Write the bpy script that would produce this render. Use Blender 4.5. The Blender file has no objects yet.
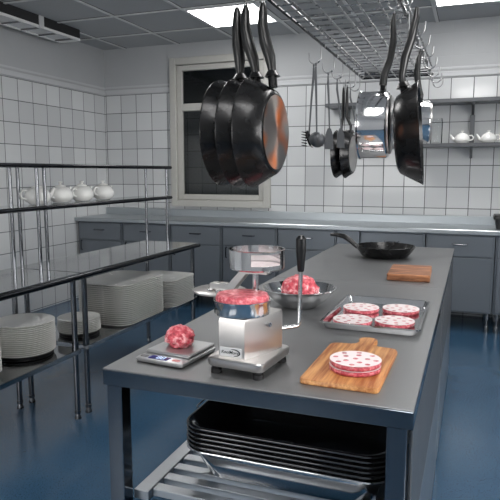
import bpy, bmesh, math, random
from mathutils import Vector, Matrix, Euler, noise
random.seed(7)
PI = math.pi
sc = bpy.context.scene
C = sc.collection

# ------------------------------------------------------------------ camera, world, exposure
cd = bpy.data.cameras.new('camera')
cd.sensor_width = 36.0
cd.lens = 585.7 / 500.0 * 36.0
cd.clip_start = 0.05
cam = bpy.data.objects.new('camera', cd)
cam.location = (0, 0, 1.40)
cam.rotation_euler = (math.radians(90 - 7.586), 0, math.radians(20.72))
C.objects.link(cam)
sc.camera = cam
w = bpy.data.worlds.new('world'); sc.world = w
w.use_nodes = True
w.node_tree.nodes['Background'].inputs[0].default_value = (0.5, 0.55, 0.6, 1)
w.node_tree.nodes['Background'].inputs[1].default_value = 0.15
sc.view_settings.view_transform = 'Standard'
sc.view_settings.look = 'None'
sc.view_settings.gamma = 1.0
sc.view_settings.use_curve_mapping = False
sc.view_settings.exposure = 0.24
PANEL_STRENGTH = 11.0
FILL_STRENGTH = 4.5  # glow of the two added, unseen windows

# ------------------------------------------------------------------ materials
def lin(r, g, b):
    f = lambda c: (c / 12.92 if c <= 0.04045 else ((c + 0.055) / 1.055) ** 2.4)
    return (f(r / 255), f(g / 255), f(b / 255), 1)

class NT:
    def __init__(s, name):
        s.m = bpy.data.materials.new(name); s.m.use_nodes = True
        s.t = s.m.node_tree; s.b = s.t.nodes['Principled BSDF']
    def n(s, typ, **kw):
        nd = s.t.nodes.new(typ)
        for k, v in kw.items(): setattr(nd, k, v)
        return nd
    def l(s, a, b): s.t.links.new(a, b)
    def setv(s, sock, v): s.b.inputs[sock].default_value = v
    def math(s, op, a, b=None):
        nd = s.n('ShaderNodeMath', operation=op)
        for i, v in enumerate((a, b)):
            if v is None: continue
            if isinstance(v, (int, float)): nd.inputs[i].default_value = v
            else: s.l(v, nd.inputs[i])
        return nd.outputs[0]
    def mix(s, fac, a, b):
        nd = s.n('ShaderNodeMix', data_type='RGBA')
        for i, v in ((0, fac), (6, a), (7, b)):
            if isinstance(v, (int, float, tuple)): nd.inputs[i].default_value = v
            else: s.l(v, nd.inputs[i])
        return nd.outputs[2]
    def coord(s, kind='Object', scale=(1, 1, 1)):
        tc = s.n('ShaderNodeTexCoord'); mp = s.n('ShaderNodeMapping')
        mp.inputs['Scale'].default_value = scale
        s.l(tc.outputs[kind], mp.inputs[0]); return mp.outputs[0]
    def noise(s, co, scale, detail=3, rough=0.5):
        nd = s.n('ShaderNodeTexNoise'); nd.inputs['Scale'].default_value = scale
        nd.inputs['Detail'].default_value = detail; nd.inputs['Roughness'].default_value = rough
        s.l(co, nd.inputs['Vector']); return nd.outputs['Fac']
    def ramp(s, fac, stops):
        nd = s.n('ShaderNodeValToRGB'); e = nd.color_ramp.elements
        while len(e) < len(stops): e.new(0.5)
        for el, (p, c) in zip(e, stops): el.position = p; el.color = c
        s.l(fac, nd.inputs[0]); return nd.outputs[0]
    def bump(s, h, strength, dist=0.01):
        nd = s.n('ShaderNodeBump'); nd.inputs['Strength'].default_value = strength
        nd.inputs['Distance'].default_value = dist
        s.l(h, nd.inputs['Height']); s.l(nd.outputs[0], s.b.inputs['Normal'])

def plain(name, col, metal=0.0, rough=0.5, wear=0.08, coat=0.0, scale=14):
    k = NT(name); co = k.coord()
    f = k.noise(co, scale)
    c2 = tuple(x * (1 - wear * 2) for x in col[:3]) + (1,)
    k.l(k.mix(f, c2, col), k.b.inputs['Base Color'])
    k.setv('Metallic', metal); k.setv('Coat Weight', coat)
    r = k.math('MULTIPLY_ADD', f, 0.12); k.t.nodes[-1].inputs[2].default_value = max(0.02, rough - 0.06)
    k.l(r, k.b.inputs['Roughness'])
    return k.m

def brushed(name, col, rough, axis=(1, 60, 60), amt=0.12, metal=1.0, aniso=0.0):
    k = NT(name); co = k.coord('Object', axis)
    f = k.noise(co, 6, 4); g = k.noise(k.coord(), 3.0, 3)
    c2 = tuple(x * (1 - amt) for x in col[:3]) + (1,)
    k.l(k.mix(f, c2, col), k.b.inputs['Base Color'])
    k.setv('Metallic', metal); k.setv('Anisotropic', aniso)
    r = k.math('ADD', k.math('MULTIPLY', f, 0.06), k.math('MULTIPLY_ADD', g, 0.10))
    k.t.nodes[-2].inputs[2].default_value = rough - 0.08
    k.l(r, k.b.inputs['Roughness'])
    k.bump(f, 0.03, 0.002)
    return k.m

def tiles(name, axis, off_u, pitch_u, z_top, pitch_z):
    """white square wall tiles up to z_top, painted plaster above"""
    k = NT(name)
    tc = k.n('ShaderNodeTexCoord'); sp = k.n('ShaderNodeSeparateXYZ'); k.l(tc.outputs['Object'], sp.inputs[0])
    u = sp.outputs[axis]; z = sp.outputs[2]
    def cell(v, off, pitch):
        q = k.math('DIVIDE', k.math('SUBTRACT', v, off), pitch)
        fr = k.math('FRACT', q); e = k.math('MINIMUM', fr, k.math('SUBTRACT', 1.0, fr))
        return k.math('MULTIPLY', e, pitch), k.math('FLOOR', q)
    eu, iu = cell(u, off_u, pitch_u); ez, iz = cell(z, z_top, pitch_z)
    d = k.math('MINIMUM', eu, ez)
    grout = k.math('LESS_THAN', d, 0.0036)
    wn = k.n('ShaderNodeTexWhiteNoise', noise_dimensions='2D')
    cb = k.n('ShaderNodeCombineXYZ'); k.l(iu, cb.inputs[0]); k.l(iz, cb.inputs[1]); k.l(cb.outputs[0], wn.inputs[0])
    tcol = k.mix(wn.outputs[0], lin(190, 192, 194), lin(206, 208, 209))
    col = k.mix(grout, tcol, lin(84, 86, 88))
    up = k.math('GREATER_THAN', z, z_top + 0.002)
    pl = k.mix(k.noise(tc.outputs['Object'], 2.5, 4), lin(164, 166, 168), lin(174, 176, 178))
    k.l(k.mix(up, col, pl), k.b.inputs['Base Color'])
    r = k.math('MAXIMUM', k.math('MULTIPLY', up, 0.75), k.math('MULTIPLY_ADD', grout, 0.5))
    for nd in k.t.nodes:
        if nd.type == 'MATH' and nd.operation == 'MULTIPLY_ADD': nd.inputs[2].default_value = 0.09
    k.l(r, k.b.inputs['Roughness'])
    h = k.math('MULTIPLY', k.math('MINIMUM', d, 0.006), 100)
    h2 = k.math('ADD', h, k.math('MULTIPLY', k.noise(tc.outputs['Object'], 5.0, 2), 0.5))
    k.bump(h2, 0.25, 0.003)
    return k.m

M = {}
M['tile_back'] = tiles('tile_back', 0, 0.17, 0.2029, 2.285, 0.206)
M['tile_left'] = tiles('tile_left', 1, 4.58, 0.203, 2.280, 0.206)
M['plaster'] = plain('plaster', lin(190, 192, 194), 0, 0.8, 0.04, scale=3)
M['ceiling'] = plain('ceiling_tile', lin(168, 170, 172), 0, 0.9, 0.05, scale=40)
M['tbar'] = plain('ceiling_bar', lin(205, 206, 207), 0, 0.5, 0.03)
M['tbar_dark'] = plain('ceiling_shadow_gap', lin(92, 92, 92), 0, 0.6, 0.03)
M['paint'] = plain('window_paint', lin(178, 177, 172), 0, 0.45, 0.05, scale=20)
M['steel'] = brushed('brushed_steel', lin(176, 180, 184), 0.34, (1, 40, 40))
M['steel_top'] = brushed('worktop_steel', lin(134, 135, 136), 0.44, (60, 1.5, 60), 0.08, metal=0.75)
M['apron'] = plain('apron_steel', lin(112, 119, 126), 1.0, 0.16, 0.04, scale=4)
M['steel_bench'] = brushed('bench_steel', lin(186, 192, 196), 0.36, (1.5, 60, 60), 0.10)
M['steel_cab'] = brushed('cabinet_steel', lin(120, 126, 133), 0.40, (50, 50, 1), 0.06, metal=0.6)
M['steel_dark'] = brushed('dark_steel', lin(96, 98, 101), 0.38, (40, 40, 1), 0.08, metal=0.6)
M['steel_blue'] = plain('frame_steel', lin(114, 120, 127), 1.0, 0.18, 0.05, scale=4)
M['press'] = brushed('press_aluminium', lin(198, 195, 193), 0.30, (60, 60, 2), 0.05)
M['chrome'] = plain('polished_chrome', lin(225, 225, 226), 1.0, 0.10, 0.02)
M['tablesteel'] = plain('polished_table_steel', lin(176, 178, 180), 1.0, 0.07, 0.04, scale=4)
M['tube'] = plain('tube_steel', lin(126, 128, 132), 1.0, 0.2, 0.05)
M['dark_edge'] = plain('dark_edge_steel', lin(46, 48, 52), 1.0, 0.22, 0.05)
M['wire'] = plain('chromed_wire', lin(160, 161, 162), 1.0, 0.28, 0.04)
M['nonstick'] = plain('black_nonstick', lin(30, 30, 31), 0.6, 0.27, 0.05, coat=0.1)
M['pan_in'] = plain('black_pan_coating', lin(26, 26, 28), 0.1, 0.35, 0.05)
M['bakelite'] = plain('black_handle', lin(14, 14, 15), 0, 0.30, 0.05, coat=0.1)
M['rubber'] = plain('black_rubber', lin(20, 20, 22), 0, 0.6)
M['roast'] = plain('black_roasting_pan', lin(58, 59, 62), 0.7, 0.16, 0.03, coat=1.0)
M['porcelain'] = plain('white_porcelain', lin(242, 242, 239), 0, 0.15, 0.03, coat=0.4)
M['plate'] = plain('plate_ceramic', lin(238, 237, 233), 0, 0.25, 0.008)
M['paper'] = plain('white_paper', lin(238, 224, 224), 0, 0.75, 0.05, scale=60)
M['black'] = plain('black_plastic', lin(16, 16, 17), 0, 0.35)
M['scale'] = plain('scale_metal', lin(196, 196, 197), 0.9, 0.38, 0.05)
M['display'] = plain('display_blue', lin(38, 38, 120), 0, 0.2, 0.1)
M['button'] = plain('grey_button', lin(110, 110, 112), 0, 0.5)
M['redbutton'] = plain('red_button', lin(190, 120, 118), 0, 0.5)
M['ink'] = plain('black_ink', lin(28, 28, 30), 0, 0.5)
M['nameplate'] = plain('nameplate_white', lin(222, 222, 222), 0.2, 0.4, 0.03)
M['recess'] = plain('dark_recess', lin(40, 40, 42), 0, 0.7)
M['louvre'] = plain('white_louvre', lin(226, 226, 226), 0, 0.5, 0.03)

def reflection_base():
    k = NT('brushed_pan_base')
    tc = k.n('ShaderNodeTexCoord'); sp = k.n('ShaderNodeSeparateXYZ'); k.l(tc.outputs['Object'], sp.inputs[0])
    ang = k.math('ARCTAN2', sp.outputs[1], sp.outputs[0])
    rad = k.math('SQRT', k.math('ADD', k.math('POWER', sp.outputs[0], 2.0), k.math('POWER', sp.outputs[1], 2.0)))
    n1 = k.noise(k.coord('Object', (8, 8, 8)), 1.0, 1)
    tint = k.ramp(n1, [(0.34, lin(236, 122, 40)), (0.54, lin(160, 154, 150))])  # orange patches: a warm reflection painted into the grey metal colour
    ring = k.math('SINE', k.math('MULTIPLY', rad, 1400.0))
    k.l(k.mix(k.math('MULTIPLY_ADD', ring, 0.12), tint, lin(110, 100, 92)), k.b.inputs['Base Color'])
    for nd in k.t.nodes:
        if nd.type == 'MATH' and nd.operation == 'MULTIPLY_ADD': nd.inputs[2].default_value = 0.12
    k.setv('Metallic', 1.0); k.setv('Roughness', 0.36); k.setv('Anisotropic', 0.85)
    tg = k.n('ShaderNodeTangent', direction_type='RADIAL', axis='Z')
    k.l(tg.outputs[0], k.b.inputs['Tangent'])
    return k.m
M['painted_reflection'] = reflection_base()

def floor_mat():
    k = NT('blue_floor'); co = k.coord()
    n = k.noise(co, 2.2, 4); sp = k.noise(co, 160, 2, 0.6)
    base = k.mix(n, lin(46, 78, 106), lin(68, 100, 126))
    spk = k.ramp(sp, [(0.0, lin(10, 26, 50)), (0.32, lin(20, 48, 84)), (0.45, (1, 1, 1, 1)), (1.0, (1, 1, 1, 1))])
    nd = k.n('ShaderNodeMix', data_type='RGBA', blend_type='MULTIPLY'); nd.inputs[0].default_value = 0.6
    k.l(base, nd.inputs[6]); k.l(spk, nd.inputs[7]); k.l(nd.outputs[2], k.b.inputs['Base Color'])
    k.l(k.ramp(n, [(0.3, (0.14,) * 3 + (1,)), (0.7, (0.24,) * 3 + (1,))]), k.b.inputs['Roughness'])
    k.bump(sp, 0.04, 0.002); k.setv('IOR', 1.9)
    return k.m
M['floor'] = floor_mat()

def wood_mat(name, a, b, axis, freq):
    k = NT(name); co = k.coord('Object', axis)
    g = k.noise(co, freq, 5, 0.6); st = k.noise(co, freq * 0.35, 2)
    c = k.ramp(g, [(0.36, lin(*a)), (0.64, lin(*b))])
    c2 = k.mix(k.math('MULTIPLY', st, 0.5), c, lin(a[0] * 0.7, a[1] * 0.65, a[2] * 0.6))
    k.l(c2, k.b.inputs['Base Color']); k.setv('Roughness', 0.42)
    k.bump(g, 0.08, 0.001)
    return k.m
M['wood'] = wood_mat('bamboo_board', (160, 92, 46), (236, 176, 112), (45, 3, 45), 1.6)
M['wood_dark'] = wood_mat('walnut_board', (104, 56, 36), (226, 156, 108), (4, 34, 34), 1.8)

def meat_mat(name, lo, mid, fat, scale, bump=0.5):
    k = NT(name); co = k.coord()
    v = k.n('ShaderNodeTexVoronoi'); v.inputs['Scale'].default_value = scale; k.l(co, v.inputs['Vector'])
    n = k.noise(co, scale * 0.8, 4, 0.65)
    c = k.ramp(n, [(0.30, lin(*lo)), (0.5, lin(*mid)), (0.66, lin(*fat)), (1.0, lin(*fat))])
    k.l(c, k.b.inputs['Base Color']); k.setv('Roughness', 0.35)
    k.setv('Subsurface Weight', 0.08); k.setv('Subsurface Radius', (0.01, 0.003, 0.002))
    k.bump(k.math('ADD', n, v.outputs['Distance']), bump, 0.004)
    return k.m
M['meat'] = meat_mat('ground_meat', (150, 34, 46), (216, 86, 100), (248, 190, 190), 70)
M['patty'] = meat_mat('pressed_meat', (150, 40, 56), (200, 84, 96), (236, 160, 164), 90)

def glass_mat(name, tint, mixf):
    k = NT(name)
    out = k.t.nodes['Material Output']
    tr = k.n('ShaderNodeBsdfTransparent'); tr.inputs[0].default_value = tint
    gl = k.n('ShaderNodeBsdfGlossy'); gl.inputs['Roughness'].default_value = 0.03
    gl.inputs['Color'].default_value = (0.8, 0.82, 0.83, 1)
    fr = k.n('ShaderNodeFresnel'); fr.inputs[0].default_value = mixf
    mx = k.n('ShaderNodeMixShader'); k.l(fr.outputs[0], mx.inputs[0]); k.l(tr.outputs[0], mx.inputs[1]); k.l(gl.outputs[0], mx.inputs[2])
    k.l(mx.outputs[0], out.inputs['Surface'])
    return k.m
M['glass'] = glass_mat('window_glass', (0.55, 0.57, 0.58, 1), 1.5)
M['jar'] = glass_mat('jar_glass', (0.97, 0.975, 0.975, 1), 1.15)

def emit_mat(name, col, strength):
    k = NT(name); k.setv('Base Color', (0.8, 0.8, 0.8, 1))
    k.setv('Emission Color', col); k.setv('Emission Strength', strength)
    return k.m
M['panel'] = emit_mat('light_diffuser', (1.0, 0.985, 0.97, 1), PANEL_STRENGTH)
M['window_fill'] = emit_mat('window_fill', (1.0, 0.99, 0.975, 1), FILL_STRENGTH)
M['window_fill_side'] = emit_mat('window_fill_side', (1.0, 0.99, 0.975, 1), FILL_STRENGTH * 2.0)
M['lcd'] = emit_mat('lit_digits', lin(150, 190, 235), 0.8)

# ------------------------------------------------------------------ mesh helpers
def nb(): return bmesh.new()

def box(bm, x0, x1, y0, y1, z0, z1, bev=0.0, seg=1):
    vs = [bm.verts.new(p) for p in ((x0, y0, z0), (x1, y0, z0), (x1, y1, z0), (x0, y1, z0),
                                    (x0, y0, z1), (x1, y0, z1), (x1, y1, z1), (x0, y1, z1))]
    fs = [bm.faces.new([vs[i] for i in f]) for f in ((3, 2, 1, 0), (4, 5, 6, 7), (0, 1, 5, 4), (1, 2, 6, 5), (2, 3, 7, 6), (3, 0, 4, 7))]
    if bev > 0:
        es = list({e for f in fs for e in f.edges})
        bmesh.ops.bevel(bm, geom=es, offset=bev, segments=seg, profile=0.5, affect='EDGES')
    return bm

def loft(bm, loops, cap0=True, cap1=True, closed=True):
    rings = [[bm.verts.new(p) for p in lp] for lp in loops]
    for a, b in zip(rings, rings[1:]):
        n = len(a)
        for i in range(n if closed else n - 1):
            j = (i + 1) % n
            bm.faces.new((a[i], a[j], b[j], b[i]))
    if cap0: bm.faces.new(list(reversed(rings[0])))
    if cap1: bm.faces.new(rings[-1])
    return bm

def lathe(bm, prof, n=40, mat=None, a0=0.0, a1=2 * PI):
    full = abs((a1 - a0) - 2 * PI) < 1e-6
    cols = n if full else n + 1
    rings = []
    for r, z in prof:
        if r < 1e-6: rings.append([bm.verts.new((0, 0, z))])
        else: rings.append([bm.verts.new((r * math.cos(a0 + (a1 - a0) * i / n), r * math.sin(a0 + (a1 - a0) * i / n), z)) for i in range(cols)])
    for a, b in zip(rings, rings[1:]):
        for i in range(n):
            j = (i + 1) % cols
            if len(a) == 1 and len(b) == 1: continue
            if len(a) == 1: bm.faces.new((a[0], b[j], b[i]))
            elif len(b) == 1: bm.faces.new((a[i], a[j], b[0]))
            else: bm.faces.new((a[i], a[j], b[j], b[i]))
    if mat is not None:
        bmesh.ops.transform(bm, matrix=mat, verts=[v for r in rings for v in r])
    return bm

def tube(bm, pts, r, n=8, ref=None, closed=False):
    """sweep a circle or ellipse (r a number, or one (a, b) or number per point) along pts"""
    P = [Vector(p) for p in pts]; m = len(P)
    rs = r if isinstance(r, (list,)) else [r] * m
    T = []
    for i in range(m):
        if closed: t = P[(i + 1) % m] - P[i - 1]
        else: t = P[min(i + 1, m - 1)] - P[max(i - 1, 0)]
        T.append(t.normalized())
    u = Vector(ref) if ref else (Vector((0, 0, 1)) if abs(T[0].z) < 0.9 else Vector((1, 0, 0)))
    loops = []
    for i in range(m):
        u = (u - T[i] * u.dot(T[i])).normalized(); v = T[i].cross(u)
        a, b = rs[i] if isinstance(rs[i], tuple) else (rs[i], rs[i])
        loops.append([P[i] + u * (a * math.cos(2 * PI * k / n)) + v * (b * math.sin(2 * PI * k / n)) for k in range(n)])
    if closed: loops.append(loops[0])
    loft(bm, loops, not closed, not closed)
    if closed: bmesh.ops.remove_doubles(bm, verts=bm.verts, dist=1e-6)
    return bm

def cyl(bm, p0, p1, r, n=16): return tube(bm, [p0, p1], r, n)

def rr(hx, hy, r, z, n=6, cx=0, cy=0):
    out = []
    for sx, sy, a in ((1, 1, 0), (-1, 1, PI / 2), (-1, -1, PI), (1, -1, 1.5 * PI)):
        for i in range(n + 1):
            t = a + PI / 2 * i / n
            out.append((cx + sx * (hx - r) + r * math.cos(t), cy + sy * (hy - r) + r * math.sin(t), z))
    return out

def arc(c, r, a0, a1, n, plane='xz'):
    out = []
    for i in range(n + 1):
        t = a0 + (a1 - a0) * i / n
        d = (r * math.cos(t), r * math.sin(t))
        out.append((c[0] + d[0], c[1], c[2] + d[1]) if plane == 'xz' else
                   (c[0], c[1] + d[0], c[2] + d[1]) if plane == 'yz' else (c[0] + d[0], c[1] + d[1], c[2]))
    return out

def ob(name, bm, mat, parent=None, world=True, ang=35):
    """link a bmesh as one object; with a parent and world=True its coordinates are taken as world ones"""
    if parent is not None and world:
        o_ = Vector((0, 0, 0)); p = parent
        while p: o_ += p.location; p = p.parent
        bmesh.ops.translate(bm, vec=-o_, verts=bm.verts)
    bmesh.ops.recalc_face_normals(bm, faces=bm.faces)
    me = bpy.data.meshes.new(name); bm.to_mesh(me); bm.free()
    me.polygons.foreach_set('use_smooth', [True] * len(me.polygons))
    me.set_sharp_from_angle(angle=math.radians(ang))
    me.materials.append(mat)
    o = bpy.data.objects.new(name, me); C.objects.link(o)
    if parent is not None: o.parent = parent
    return o

def tag(o, label, cat, group=None, kind=None):
    o['label'] = label; o['category'] = cat
    if group: o['group'] = group
    if kind: o['kind'] = kind
    return o

def thing(name, label, cat, loc=(0, 0, 0), group=None):
    o = bpy.data.objects.new(name, None); o.empty_display_size = 0.05
    o.location = loc; C.objects.link(o)
    return tag(o, label, cat, group)

def struct(name, bm, mat, parent=None, **kw):
    o = ob(name, bm, mat, parent, **kw)
    if parent is None: o['kind'] = 'structure'
    return o

def dup(root, loc, label=None, group=None, rot=None):
    def rec(o, par):
        c = o.copy(); C.objects.link(c); c.parent = par
        for ch in list(o.children): rec(ch, c)
        return c
    r = rec(root, None); r.location = loc
    if rot is not None: r.rotation_euler = rot
    if label: r['label'] = label
    if group: r['group'] = group
    return r

def single(name, bm, mat, loc, label, cat, group=None, ang=35):
    """a thing of one mesh whose origin sits at loc; bm is in local coordinates"""
    o = ob(name, bm, mat, None, ang=ang); o.location = loc
    return tag(o, label, cat, group)

# ------------------------------------------------------------------ the room
XL, XR, YB, YF, ZC = -4.10, 3.1, 6.02, -2.2, 2.81
struct('floor', box(nb(), XL - .1, XR + .1, YF - .1, YB + .1, -0.1, 0.0), M['floor'])
struct('ceiling', box(nb(), XL - .1, XR + .1, YF - .1, YB + .1, ZC, ZC + 0.1), M['ceiling'])
WX0, WX1, WZ0, WZ1 = -3.225, -2.035, 1.012, 2.65   # window opening, outer casing
b = nb()
box(b, XL - .1, WX0 + .05, YB, YB + .1, 0, ZC); box(b, WX1 - .05, XR + .1, YB, YB + .1, 0, ZC)
box(b, WX0 + .05, WX1 - .05, YB, YB + .1, 0, WZ0 + .05); box(b, WX0 + .05, WX1 - .05, YB, YB + .1, WZ1 - .05, ZC)
struct('wall_back', b, M['tile_back'])
struct('wall_left', box(nb(), XL - .1, XL, YF, YB, 0, ZC), M['tile_left'])
b = nb(); RWY0, RWY1, RWZ0, RWZ1 = -.6, 2.6, 1.0, 2.45
box(b, XR, XR + .1, YF, RWY0, 0, ZC); box(b, XR, XR + .1, RWY1, YB, 0, ZC); box(b, XR, XR + .1, RWY0, RWY1, 0, RWZ0); box(b, XR, XR + .1, RWY0, RWY1, RWZ1, ZC)
struct('wall_right', b, M['tile_left'])
wr = bpy.data.objects.new('added_window_2', None); wr.location = (XR, 1.0, 1.0); C.objects.link(wr); wr['kind'] = 'structure'  # unseen window added to light plates and press from the right
b = nb(); box(b, XR + .05, XR + .06, RWY0, RWY1, RWZ0, RWZ1); ob('fill_pane', b, M['window_fill_side'], wr)
b = nb()
for y in (RWY0 + .03, RWY0 + 1.07, RWY0 + 2.13, RWY1 - .03): box(b, XR - .01, XR + .048, y - .03, y + .03, RWZ0 + .0605, RWZ1 - .0605)
for z in (RWZ0 + .03, RWZ1 - .03): box(b, XR - .01, XR + .048, RWY0, RWY1, z - .03, z + .03)
ob('window_frame', b, M['paint'], wr)
b = nb(); FX0, FX1, FZ0, FZ1 = -3.2, -.9, 0.9, 2.4
box(b, XL, FX0, YF - .1, YF, 0, ZC); box(b, FX1, XR, YF - .1, YF, 0, ZC); box(b, FX0, FX1, YF - .1, YF, 0, FZ0); box(b, FX0, FX1, YF - .1, YF, FZ1, ZC)
struct('wall_front', b, M['plaster'])
wf = bpy.data.objects.new('added_window_3', None); wf.location = ((FX0 + FX1) / 2, YF, FZ0); C.objects.link(wf); wf['kind'] = 'structure'  # unseen window added behind the camera as fill light
b = nb(); box(b, FX0, FX1, YF - .06, YF - .05, FZ0, FZ1); ob('fill_pane', b, M['window_fill'], wf)
b = nb()
for x in (FX0 + .03, (FX0 + FX1) / 2, FX1 - .03): box(b, x - .03, x + .03, YF - .048, YF + .01, FZ0 + .0605, FZ1 - .0605)
for z in (FZ0 + .03, FZ1 - .03): box(b, FX0, FX1, YF - .048, YF + .01, z - .03, z + .03)
ob('window_frame', b, M['paint'], wf)
# dark unlit room behind the window
b = nb()
box(b, WX0 - .4, WX1 + .4, YB + .9, YB + .95, 0.4, 3.0); box(b, WX0 - .45, WX0 - .4, YB + .1, YB + .95, 0.4, 3.0)
box(b, WX1 + .4, WX1 + .45, YB + .1, YB + .95, 0.4, 3.0); box(b, WX0 - .4, WX1 + .4, YB + .1, YB + .95, 0.35, 0.4)
box(b, WX0 - .4, WX1 + .4, YB + .1, YB + .95, 3.0, 3.05)
struct('wall_behind_window', b, M['tile_back'])
# plaster moulding above the tiles
b = nb(); box(b, XL + .012, WX0 - .0, YB - .012, YB, 2.295, 2.345, .004); box(b, XL + .012, WX0, YB - .006, YB, 2.365, 2.385, .002)
box(b, WX1, XR, YB - .012, YB, 2.295, 2.345, .004); box(b, WX1, XR, YB - .006, YB, 2.365, 2.385, .002)
struct('trim_1', b, M['plaster'])
b = nb(); box(b, XL, XL + .012, YF, YB, 2.29, 2.34, .004); box(b, XL, XL + .006, YF, YB, 2.36, 2.38, .002)
struct('trim_2', b, M['plaster'])
# ceiling grid
b = nb(); GP = 0.685
gx = [-3.81 + GP * i for i in range(10)]; gy = [5.455 - GP * i for i in range(12)]
for x in gx: box(b, x - .013, x + .013, YF, YB, ZC - .012, ZC)
for y in gy: box(b, XL, XR, y - .013, y + .013, ZC - .011, ZC)
struct('trim_3', b, M['tbar'])
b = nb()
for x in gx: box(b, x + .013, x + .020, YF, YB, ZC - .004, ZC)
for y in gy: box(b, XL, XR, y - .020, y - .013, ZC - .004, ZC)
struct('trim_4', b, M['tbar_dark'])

# window
wn = bpy.data.objects.new('window_1', None); wn.location = ((WX0 + WX1) / 2, YB, WZ0); C.objects.link(wn); wn['kind'] = 'structure'
def frame(b, x0, x1, z0, z1, wd, y0, y1, bev=.004):
    box(b, x0, x0 + wd, y0, y1, z0, z1, bev); box(b, x1 - wd, x1, y0, y1, z0, z1, bev)
    box(b, x0 + wd, x1 - wd, y0, y1, z1 - wd, z1, bev); box(b, x0 + wd, x1 - wd, y0, y1, z0, z0 + wd, bev)
b = nb(); frame(b, WX0, WX1, WZ0, WZ1, .075, YB - .045, YB + .10); ob('window_casing', b, M['paint'], wn)
b = nb(); frame(b, WX0 + .078, WX1 - .078, WZ0 + .078, WZ1 - .078, .060, YB - .012, YB + .05); ob('window_frame', b, M['paint'], wn)
b = nb(); box(b, WX0 + .14, WX1 - .14, YB - .02, YB + .05, 2.075, 2.155, .004); ob('transom', b, M['paint'], wn)
for z0, z1 in ((WZ0 + .14, 2.073), (2.157, WZ1 - .14)):
    b = nb(); box(b, WX0 + .14, WX1 - .14, YB + .02, YB + .026, z0, z1); ob('pane', b, M['glass'], wn)

# ceiling light panels
def ceiling_light(cx, cy, label):
    t = thing('ceiling_light', label, 'ceiling light', (cx, cy, ZC - .012), None)
    h = GP / 2 - .014
    b = nb(); frame_xy = ((-h, -h, h, -h + .02), (-h, h - .02, h, h), (-h, -h + .02, -h + .02, h - .02), (h - .02, -h + .02, h, h - .02))
    for x0, y0, x1, y1 in frame_xy: box(b, x0, x1, y0, y1, -.006, .010)
    ob('light_frame', b, M['tbar'], t, world=False)
    b = nb(); box(b, -h + .02, h - .02, -h + .02, h - .02, -.003, .006); ob('diffuser', b, M['panel'], t, world=False)
    return t
LY = (5.1125, 3.0575, 1.0025, -1.0525)
ceiling_light(-2.0975, LY[0], 'bright square ceiling light panel above the window and hanging black pans')
ceiling_light(-0.0425, LY[0], 'bright square ceiling light panel at the top edge right of the wire rack')
ceiling_light(-2.0975, LY[1], 'square ceiling light panel over the shelf tables, outside the frame')
ceiling_light(-0.0425, LY[1], 'square ceiling light panel above the wire rack, outside the frame')
ceiling_light(-0.0425, LY[2], 'square ceiling light panel above the near prep table, outside the frame')
ceiling_light(-0.0425, LY[2] - GP, 'square ceiling light panel nearest overhead, behind its neighbour over the near prep table')
ceiling_light(-2.0975, LY[3], 'square ceiling light panel behind the viewer at left')
ceiling_light(2.0125, LY[1], 'square ceiling light panel over the right aisle, outside the frame')

# long louvred strip fixture along the left wall
t = thing('strip_fixture', 'long unlit white louvred strip fixture under the ceiling along the left tiled wall', 'light fixture', (-3.875, 4.2, 2.70))
b = nb(); box(b, -4.0, -3.75, 2.6, 5.10, 2.725, 2.81); ob('housing', b, M['recess'], t)
b = nb(); frame_ = (-4.0, -3.75)
box(b, -4.0, -3.98, 2.6, 5.10, 2.70, 2.724); box(b, -3.77, -3.75, 2.6, 5.10, 2.70, 2.724)
box(b, -3.98, -3.77, 5.08, 5.10, 2.70, 2.724); box(b, -3.98, -3.77, 2.6, 5.08, 2.718, 2.724)
ob('louvre_frame', b, M['louvre'], t)
ob('diffuser', box(nb(), -3.978, -3.772, 2.6, 5.078, 2.7125, 2.7175), M['louvre'], t)
for i in range(10):
    b = nb(); box(b, -3.98, -3.77, 2.85 + .24 * i - .006, 2.85 + .24 * i + .006, 2.700, 2.7120); ob('louvre_fin', b, M['button'], t)
b = nb(); box(b, -3.748, -3.740, 4.50, 4.56, 2.70, 2.808); ob('bracket', b, M['tbar'], t)

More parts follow.
